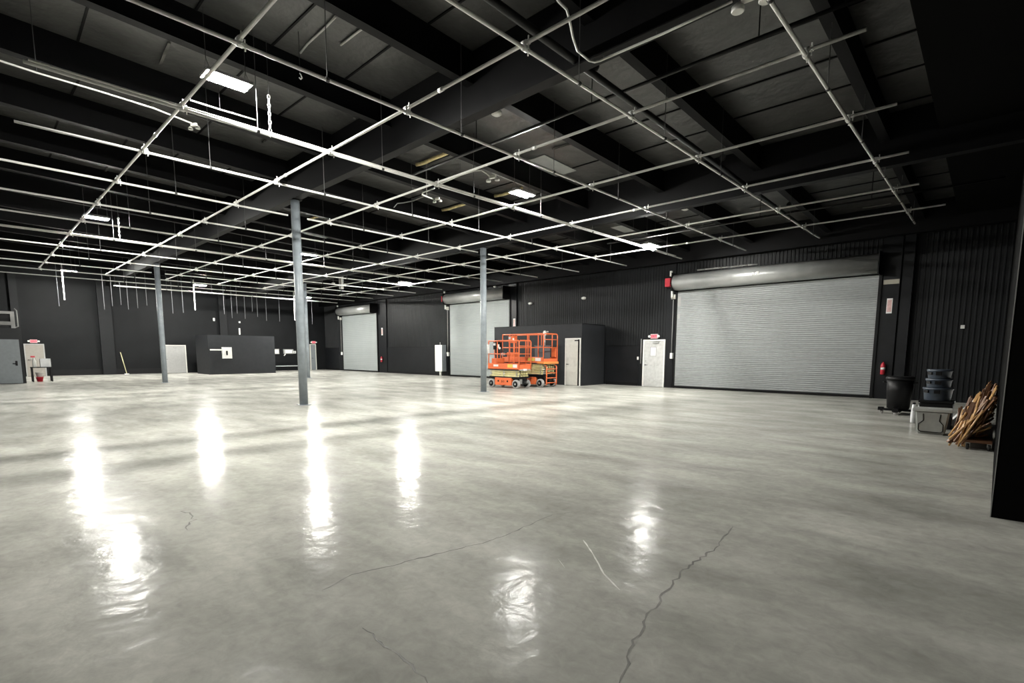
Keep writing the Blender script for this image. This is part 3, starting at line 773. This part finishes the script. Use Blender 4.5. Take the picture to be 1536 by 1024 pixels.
# ------------------------------------------------------------------ scissor lifts
def wheel(parent, x, y, r, w):
    s = -1 if y < 0 else 1
    o = MB().lathe([(r*.72, -w/2), (r*.97, -w/2), (r, -w/2+.02), (r, w/2-.02), (r*.97, w/2), (r*.72, w/2)], (x, y, r), 28, 'y').build('wheel', M_tyre, parent)
    MB().lathe([(r*.25, -w/2-.012), (r*.68, -w/2-.012), (r*.71, -w/2+.0), (r*.71, w/2), (r*.68, w/2+.012), (r*.25, w/2+.012)], (x, y, r), 20, 'y').build('hub', M_black, o)
    MB().lathe([(r*.12, -w/2-.02), (r*.22, -w/2-.018), (r*.22, w/2+.018), (r*.12, w/2+.02)], (x, y, r), 12, 'y').build('hub_cap', M_chrome, o)
def lift(label, loc, L, Wd, dz0, dz1, top, stack0, nst, front=True, ladder=False, rz=0):
    """chassis along x; local -y faces the camera; dz0..dz1 the deck band; top the guard rail"""
    t = thing('scissor_lift', label, 'scissor lift', loc, rz)
    h = L/2; w = Wd/2
    r = .19
    for sx in (-1, 1):
        for sy in (-1, 1): wheel(t, sx*(h-.20), sy*(w-.07), r, .13)
    mb = MB(); mb.box(-h+.08, h-.08, -w+.16, w-.16, .16, .50, bev=.02)
    for sx in (-1, 1): mb.tube((sx*(h-.2), -w+.1, r), (sx*(h-.2), w-.1, r), .035, n=10)
    mb.box(-h+.02, h-.02, -w+.06, w-.06, .42, .50, bev=.01)
    mb.build('chassis', M_black, t)
    for sy in (-1, 1):
        c = MB().box(-h+.44, h-.44, min(sy*w, sy*(w-.155)), max(sy*w, sy*(w-.155)), .12, .45, bev=.025).build('side_pod', M_org, t)
        mb = MB()
        for xx in (-.28, .28): mb.box(xx-.04, xx+.04, min(sy*(w+.001), sy*(w+.006)), max(sy*(w+.001), sy*(w+.006)), .26, .34)
        mb.build('pod_slot', M_black, c)
        if sy < 0 and not ladder:
            text_mesh('maker_lettering', 'JLG', .13, M_black, c, (0, -w-.004, .29), (PI/2, 0, 0))
    # folded scissor arms
    for k in range(nst):
        z = stack0+k*(dz0-stack0)/nst; hh = (dz0-stack0)/nst*.82
        mb = MB()
        for sy in (-1, 1):
            y0 = sy*(w-.10-.035*(k % 2)); 
            mb.box(-h+.06+.02*(k % 2), h-.10, y0-.03, y0+.03, z, z+hh, bev=.008)
        mb.build('scissor_arm', M_lyel, t)
        mb = MB()
        for xx in (-h+.14, 0, h-.18): mb.tube((xx, -w+.04, z+hh/2), (xx, w-.04, z+hh/2), .028, n=10)
        mb.build('cross_pin', M_chrome, t)
        mb = MB()
        for yy in (-.12, .02, .15): mb.box(h-.16, h-.055, yy-.03, yy+.03, z+.01, z+hh-.01, bev=.006)
        mb.build('arm_end', M_lyel, t)
    # cylinder and hoses visible under the stack
    mb = MB(); mb.tube((-h*.5, 0, stack0-.02), (h*.7, 0, stack0+.1), .045, n=12); mb.build('lift_cylinder', M_chrome, t)
    mb = MB(); mb.path([(h-.12, -.1, .45), (h-.02, -.14, .35), (h-.02, .02, .24), (h-.08, .12, .42)], .012); mb.path([(h-.12, .1, .45), (h+.0, .12, .32), (h-.05, -.04, .2)], .012); mb.build('hose', M_rubber, t)
    # deck
    d = MB().box(-h, h, -w, w, dz0, dz0+.05).build('deck_floor', M_grey, t)
    mb = MB()
    for sy in (-1, 1): mb.box(-h, h, min(sy*w, sy*(w-.03)), max(sy*w, sy*(w-.03)), dz0, dz1, bev=.008)
    mb.box(-h, -h+.03, -w+.031, w-.031, dz0, dz1); 
    mb.build('deck_side', M_org, t)
    mb = MB(); mb.box(h*.30, h*.62, -w-.004, -w-.001, dz0+.12, dz1-.03); mb.build('yellow_label', M_ydecal, t)
    mb = MB(); mb.box(h*.64, h*.90, -w-.004, -w-.001, dz0+.12, dz1-.03); mb.build('white_label', M_decal, t)
    mb = MB(); mb.box(-h*.62, -h*.3, -w-.004, -w-.001, dz0+.15, dz1-.05); mb.build('side_label', M_decal if not ladder else M_org, t)
    # guard rails
    rr = .024; mid = dz1+(top-dz1)*.42
    xs = [-h+.03, -h+.03+(2*h-.36)*.36, -h+.03+(2*h-.36)*.72, h-.30]
    for sy in (-1, 1):
        mb = MB(); y = sy*(w-.02)
        mb.path([(-h+.03, y, dz0+.1), (-h+.03, y, top-.04), (-h+.07, y, top), (h-.34, y, top), (h-.30, y, top-.04), (h-.30, y, dz0+.1)], rr)
        mb.tube((-h+.03, y, mid), (h-.30, y, mid), rr*.9, n=8)
        for x in xs[1:2] if not ladder else xs[1:3]: mb.tube((x, y, dz1-.1), (x, y, top), rr*.9, n=8)
        mb.build('guard_rail', M_org, t)
    mb = MB(); mb.tube((-h+.03, -w+.02, top), (-h+.03, w-.02, top), rr, n=8); mb.tube((-h+.03, -w+.02, mid), (-h+.03, w-.02, mid), rr, n=8)
    mb.tube((-h+.03, 0, dz1-.05), (-h+.03, 0, top), rr, n=8); mb.build('end_rail', M_org, t)
    # entry gate loop at the +x end
    mb = MB(); g = h+.0
    R = .09
    for sy in (-1, 1):
        y = sy*(w-.02)
        mb.path([(h-.32, y, top), (g-.04, y, top), (g, y*1.0, top-.05), (g, y, dz0+.02)], .026, 10)
        mb.tube((h-.32, y, mid), (g, y, mid), .02, n=8)
    mb.path([(g, -w+.02, top-.06), (g, -w+.10, top), (g, w-.10, top), (g, w-.02, top-.06)], .026, 10)
    mb.tube((g, -w+.02, mid), (g, w-.02, mid), .02, n=8); mb.tube((g, -w+.02, (mid+top)/2+.05), (g, w-.02, (mid+top)/2+.05), .018, n=8)
    mb.build('entry_gate', M_org, t)
    MB().box(g-.03, g-.005, -w+.05, w-.05, dz0+.05, dz1-.06, bev=.006).build('kick_plate', M_org, t)
    # control box and clutter in the basket
    c = MB().box(-h+.10, -h+.32, -.17, .17, top-.38, top-.05, bev=.02).build('control_box', M_org if ladder else M_black, t)
    mb = MB(); mb.tube((-h+.2, -.1, top-.05), (-h+.2, -.1, top+.06), .02, n=8); mb.lathe([(.01, 0), (.035, .02), (.03, .06)], (-h+.2, -.1, top+.05), 10); mb.build('joystick', M_black, c)
    mb = MB(); mb.box(-h+.31, -h+.325, -.12, .0, top-.3, top-.15); mb.box(-h+.12, -h+.26, -.178, -.172, top-.2, top-.1); mb.build('control_label', M_decal, c)
    mb = MB(); mb.path([(-h+.2, .1, top-.4), (-h+.3, .0, mid), (-h+.15, .1, dz1+.1), (-h+.35, .15, dz1), (-h+.5, 0, dz0+.06)], .014); mb.build('control_cable', M_rubber, t)
    mb = MB(); mb.box(-h+.08, -h+.4, -.25, .25, dz0+.06, dz1+.22, bev=.02); mb.build('tool_tray', M_org, t)
    # ground box on side
    if ladder:
        mb = MB(); X = h+.08
        for y in (-w+.16, w-.16):
            mb.path([(X-.1, y, dz0-.06), (X, y, dz0-.12), (X, y, .14), (X-.06, y, .1)], .028, 10)
        for z in (.2, .42, .64, .82): mb.tube((X, -w+.16, z), (X, w-.16, z), .02, n=8)
        mb.build('ladder', M_org, t)
        MB().box(h-.34, h+.06, -w-.012, w+.012, dz0-.0, dz0+.10, bev=.01).build('platform_lip', mat('light_orange', (.85, .30, .08), .4), t)
        mb = MB(); mb.box(h-.25, h-.02, w-.14, w-.05, dz1, mid+.02, bev=.02); mb.build('manual_box', M_org, t)
    else:
        mb = MB(); mb.box(h-.06, h+.01, -w+.12, -w+.22, .2, .4); mb.box(h-.06, h+.02, w-.3, w-.1, .22, .3); mb.build('tow_lug', M_chrome, t)
        mb = MB(); mb.box(h-.10, h+.012, -.1, .12, dz0-.02, dz0+.07); mb.build('end_label', M_decal, t)
    return t
l1 = lift('front orange scissor lift with a rounded entry gate beside the column', (-15.78, 16.50, 0), 1.88, .80, .78, 1.07, 2.06, .50, 3)
l2 = lift('rear orange scissor lift, taller and with a ladder, behind the front one', (-15.93, 18.0, 0), 2.55, 1.02, 1.05, 1.34, 2.38, .58, 5, ladder=True)
# clutter held in the lifts
mb = MB()
t = thing('cable_coil', 'dark coil of cable and gloves hung in the front lift basket', 'cable coil', (-16.35, 16.40, 1.60))
for i in range(5):
    mb.path([(.13*math.cos(a)+.02*i, .03*i-.06, .13*math.sin(a)) for a in [k*PI/6 for k in range(12)]], .014, 6, closed=True)
mb.build('coil', M_rubber, t)
for x, z in ((.28, -.12), (.40, -.12), (.12, .14)):
    MB().lathe([(.02, -.05), (.05, -.03), (.05, .03), (.02, .05)], (x, -.05, z), 12).build('plug', M_decal, t)
MB().tube((-.13, 0, 0), (.45, -.03, .0), .012).build('hanger_bar', M_rubber, t)
t = thing('paper_roll', 'white document tube strapped at the left rail of the front lift', 'tube', (-16.68, 16.13, 1.5))
MB().tube((0, -.05, 0), (0, -.05, .4), .055, n=12).build('tube_body', M_decal, t)
t = thing('beacon_pole', 'grey pole with white beacon standing in the rear lift basket', 'beacon', (-15.35, 18.42, 1.11))
MB().tube((0, 0, 0), (0, 0, 1.22), .04, n=10).build('pole', M_grey, t)
MB().lathe([(.06, 0), (.08, .04), (.08, .16), (.04, .22)], (0, 0, 1.22), 14).build('beacon', M_white, t)
MB().box(.06, .2, -.03, .03, 1.36, 1.42).build('bracket', M_grey, t)
t = thing('storage_bin', 'dark grey bin standing in the rear lift basket', 'bin', (-15.2, 18.1, 1.11))
MB().box(-.3, .3, -.2, .2, 0, .72, bev=.03).build('body', mat('dark_grey_plastic', (.10, .11, .12), .5), t)
MB().box(-.32, .32, -.22, .22, .721, .76, bev=.01).build('lid', mat('dark_grey_plastic', (.10, .11, .12), .5), t)

# ------------------------------------------------------------------ right side clutter
# rolling bin on dolly
t = thing('rolling_bin', 'black wheeled bin on a dolly right of the large roller door', 'bin', (-1.80, 16.45, 0))
mb = MB(); mb.lathe([(.20, .13), (.24, .16), (.27, .6), (.285, .88)], n=28); mb.build('body', M_black, t)
mb = MB(); mb.lathe([(.30, .88), (.31, .90), (.31, .94), (.28, .97)], n=28); mb.build('rim', M_black, t)
mb = MB()
for s in (-1, 1): mb.path([(s*.27, -.07, .80), (s*.35, -.07, .82), (s*.35, .07, .82), (s*.27, .07, .80)], .016)
mb.build('handle', M_black, t)
mb = MB(); mb.obox((0, 0, .105), (.74, 0, 0), (0, .16, 0), (0, 0, .05)); mb.obox((0, 0, .105), (.16, 0, 0), (0, .74, 0), (0, 0, .05))
for k in range(4):
    a = PI/2*k; mb.obox((.36*math.cos(a), .36*math.sin(a), .12), (.12, 0, 0), (0, .12, 0), (0, 0, .09))
d = mb.build('dolly', M_black, t)
for k in range(4):
    a = PI/2*k; x, y = .34*math.cos(a), .34*math.sin(a)
    MB().lathe([(.015, -.02), (.042, -.018), (.042, .018), (.015, .02)], (x, y, .042), 16, 'y').build('caster', M_tyre, d)
# dark tank / base with blue buckets
t = thing('storage_crate', 'black crate at the bottom of the stack of dark blue tubs', 'crate', (-.88, 14.0, 0))
MB().box(-.27, .27, -.22, .22, 0.0, .53, bev=.02).build('body', M_black, t)
MB().box(-.29, .29, -.24, .24, .531, .58, bev=.01).build('lid', M_black, t)
z = .581
for i, (r, h, lab) in enumerate(((.245, .27, 'lowest and widest dark blue tub of the stack on the black crate'), (.215, .19, 'middle dark blue tub of the stack on the black crate'), (.205, .19, 'topmost dark blue tub of the stack on the black crate'))):
    t = thing('plastic_tub', lab, 'tub', (-.88, 14.0, z), group='dark blue tubs stacked on the crate')
    MB().lathe([(r*.88, 0), (r*.9, .01), (r*.99, h-.05), (r*1.05, h-.045), (r*1.05, h-.004)], n=28).build('body', M_blue, t)
    MB().box(-.05, .05, -r*1.06-.02, -r*.98, h-.12, h-.05, bev=.01).build('grip', M_black, t); MB().obox((-r*.72, -r*.72, h-.085), (.07, -.07, 0), (.02, .02, 0), (0, 0, .05)).build('grip', M_black, t)
    z += h
# small jugs behind
for i, (x, lab) in enumerate(((-1.28, 'left of two small white bottles beside the black crate'), (-1.17, 'right of two small white bottles beside the black crate'))):
    t = thing('bottle', lab, 'bottle', (x-.03, 14.6, 0), group='white bottles on the floor')
    MB().lathe([(.04, 0), (.045, .01), (.045, .16), (.04, .30), (.03, .42)], n=14).build('body', M_slab, t)
    MB().lathe([(.03, .421), (.03, .46)], n=12).build('cap', M_black, t)
# tote
t = thing('plastic_tote', 'grey plastic tote with a lid standing in front of the black crate', 'tote', (-.86, 12.85, 0), .05)
mb = MB(); a = [(-.22, -.16), (.22, -.16), (.22, .16), (-.22, .16)]; b = [(-.27, -.21), (.27, -.21), (.27, .21), (-.27, .21)]
va = [mb.bm.verts.new((x, y, 0)) for x, y in a]; vb = [mb.bm.verts.new((x, y, .46)) for x, y in b]
mb.bm.faces.new(va[::-1]); mb.bm.faces.new(vb)
for i in range(4): mb.bm.faces.new((va[i], va[(i+1) % 4], vb[(i+1) % 4], vb[i]))
bmesh.ops.bevel(mb.bm, geom=mb.bm.edges[:], offset=.03, segments=3, affect='EDGES')
mb.build('body', M_tote, t)
MB().box(-.30, .30, -.235, .235, .44, .50, bev=.02).build('lid', M_tote, t)
mb = MB()
def fy(z): return -.16-.05*z/.46-.008
mb.path([(-.19, fy(.08), .08), (-.15, fy(.05), .05), (.15, fy(.05), .05), (.18, fy(.08), .08), (.18, fy(.2), .2), (.12, fy(.27), .27), (.13, fy(.4), .4)], .008)
mb.path([(-.19, fy(.08), .08), (-.19, fy(.2), .2), (-.12, fy(.27), .27), (-.13, fy(.4), .4)], .008)
mb.build('moulded_rib', M_black, t)
# leaning panel
t = thing('folding_table', 'pale grey folded table leaning on the right wall behind the tote', 'folding table', (-.37, 14.75, 0))
c = Vector((.0, 0, .44))
ax = Vector((.62, .0, .82)); ay = Vector((0, 1.7, 0)); n = ax.cross(ay).normalized()
MB().obox(c, ax, ay, n*.05).build('top', M_slab, t)
mb = MB()
for q in (-1, 1): mb.obox(c+ay*.485*q, ax*1.0, (0, .05, 0), n*.064)
mb.build('edge_rim', M_slab, t)
mb = MB()
for q in (-1, 1): mb.path([c+ax*.3+ay*.35*q-n*.045, c-ax*.3+ay*.35*q-n*.045, c-ax*.3+ay*.1*q-n*.045, c+ax*.3+ay*.1*q-n*.045], .014)
mb.build('folded_legs', M_black, t)

# dolly with pile of wooden folding chairs' slats
t = thing('furniture_dolly', 'low wheeled dolly under the pile of brown wooden slats', 'dolly', (-.24, 12.05, 0))
MB().box(-.05, .27, -.95, .95, .12, .16).build('platform', M_woodd, t)
for sx in (-1, 1):
    for sy in (-1, 1):
        o = MB().lathe([(.012, -.02), (.05, -.018), (.05, .018), (.012, .02)], (.11+sx*.13, sy*.88, .05), 16, 'x').build('caster', M_rubber, t)
        MB().box(.11+sx*.13-.028, .11+sx*.13+.028, sy*.88-.012, sy*.88+.012, .05, .119).build('caster_fork', M_chrome, o)
rnd = random.Random(4)
slm = []
for v in range(8):
    L = [.95, .85, .75, .62, .8, .55, .7, .45][v]; mb = MB()
    if v % 2: mb.tube((0, 0, 0), (0, 0, L), .015, n=8)
    else: mb.box(-.020, .020, -.012, .012, 0, L, bev=.004)
    o = mb.build('wooden_slat', [M_wood, M_woodl, M_woodd, M_woodl, M_wood, M_woodd, M_woodd, M_woodl][v]); slm.append((o.data, L)); bpy.data.objects.remove(o)
made = 0
for i in range(3000):
    if made >= 260: break
    me, L = slm[rnd.randrange(8)]
    u = rnd.random(); y = 13.05-1.95*u
    kind = rnd.random()
    if kind < .70: lean = rnd.uniform(.15, .85); tw = rnd.uniform(-1.0, .8)
    elif kind < .9: lean = rnd.uniform(.9, 1.35); tw = rnd.uniform(-.9, .7)
    else: lean = rnd.uniform(-.1, .35); tw = rnd.uniform(-.3, .3)
    d = Vector((math.sin(lean)*math.cos(tw), math.sin(lean)*math.sin(tw), math.cos(lean))).normalized()
    x0 = rnd.uniform(-.52, -.06); z0 = .165+rnd.random()**1.3*.45
    if x0 < -.30: z0 = rnd.uniform(.012, .16)
    xe, ze, ye = x0+d.x*L, z0+d.z*L, y+d.y*L
    ztop = .62+.52*min(1, max(0, (xe+.5)/.4))-.10*rnd.random()-.16*abs((ye-12.0)/.95)
    if xe > XR-.03 or ze > ztop or ye < 11.0 or ye > 13.25: continue
    made += 1
    o = bpy.data.objects.new('wooden_slat', me); COL.objects.link(o)
    o.rotation_mode = 'QUATERNION'; o.rotation_quaternion = d.to_track_quat('Z', 'Y') @ Matrix.Rotation(rnd.uniform(0, 3), 3, 'Z').to_quaternion()
    o.location = (x0, y, z0)
    tag(o, 'brown wooden slat in the jumbled pile beside the right black wall', 'wooden slat', 'wooden slats piled on the dolly')

# ------------------------------------------------------------------ world and view
w = bpy.data.worlds.new('world'); S.world = w; w.use_nodes = True
bg = w.node_tree.nodes['Background']; bg.inputs[0].default_value = (.5, .55, .6, 1); bg.inputs[1].default_value = .004
S.view_settings.view_transform = 'Standard'; S.view_settings.look = 'None'
S.view_settings.gamma = 1; S.view_settings.use_curve_mapping = False
S.view_settings.exposure = 0.3
for m in bpy.data.materials: pass
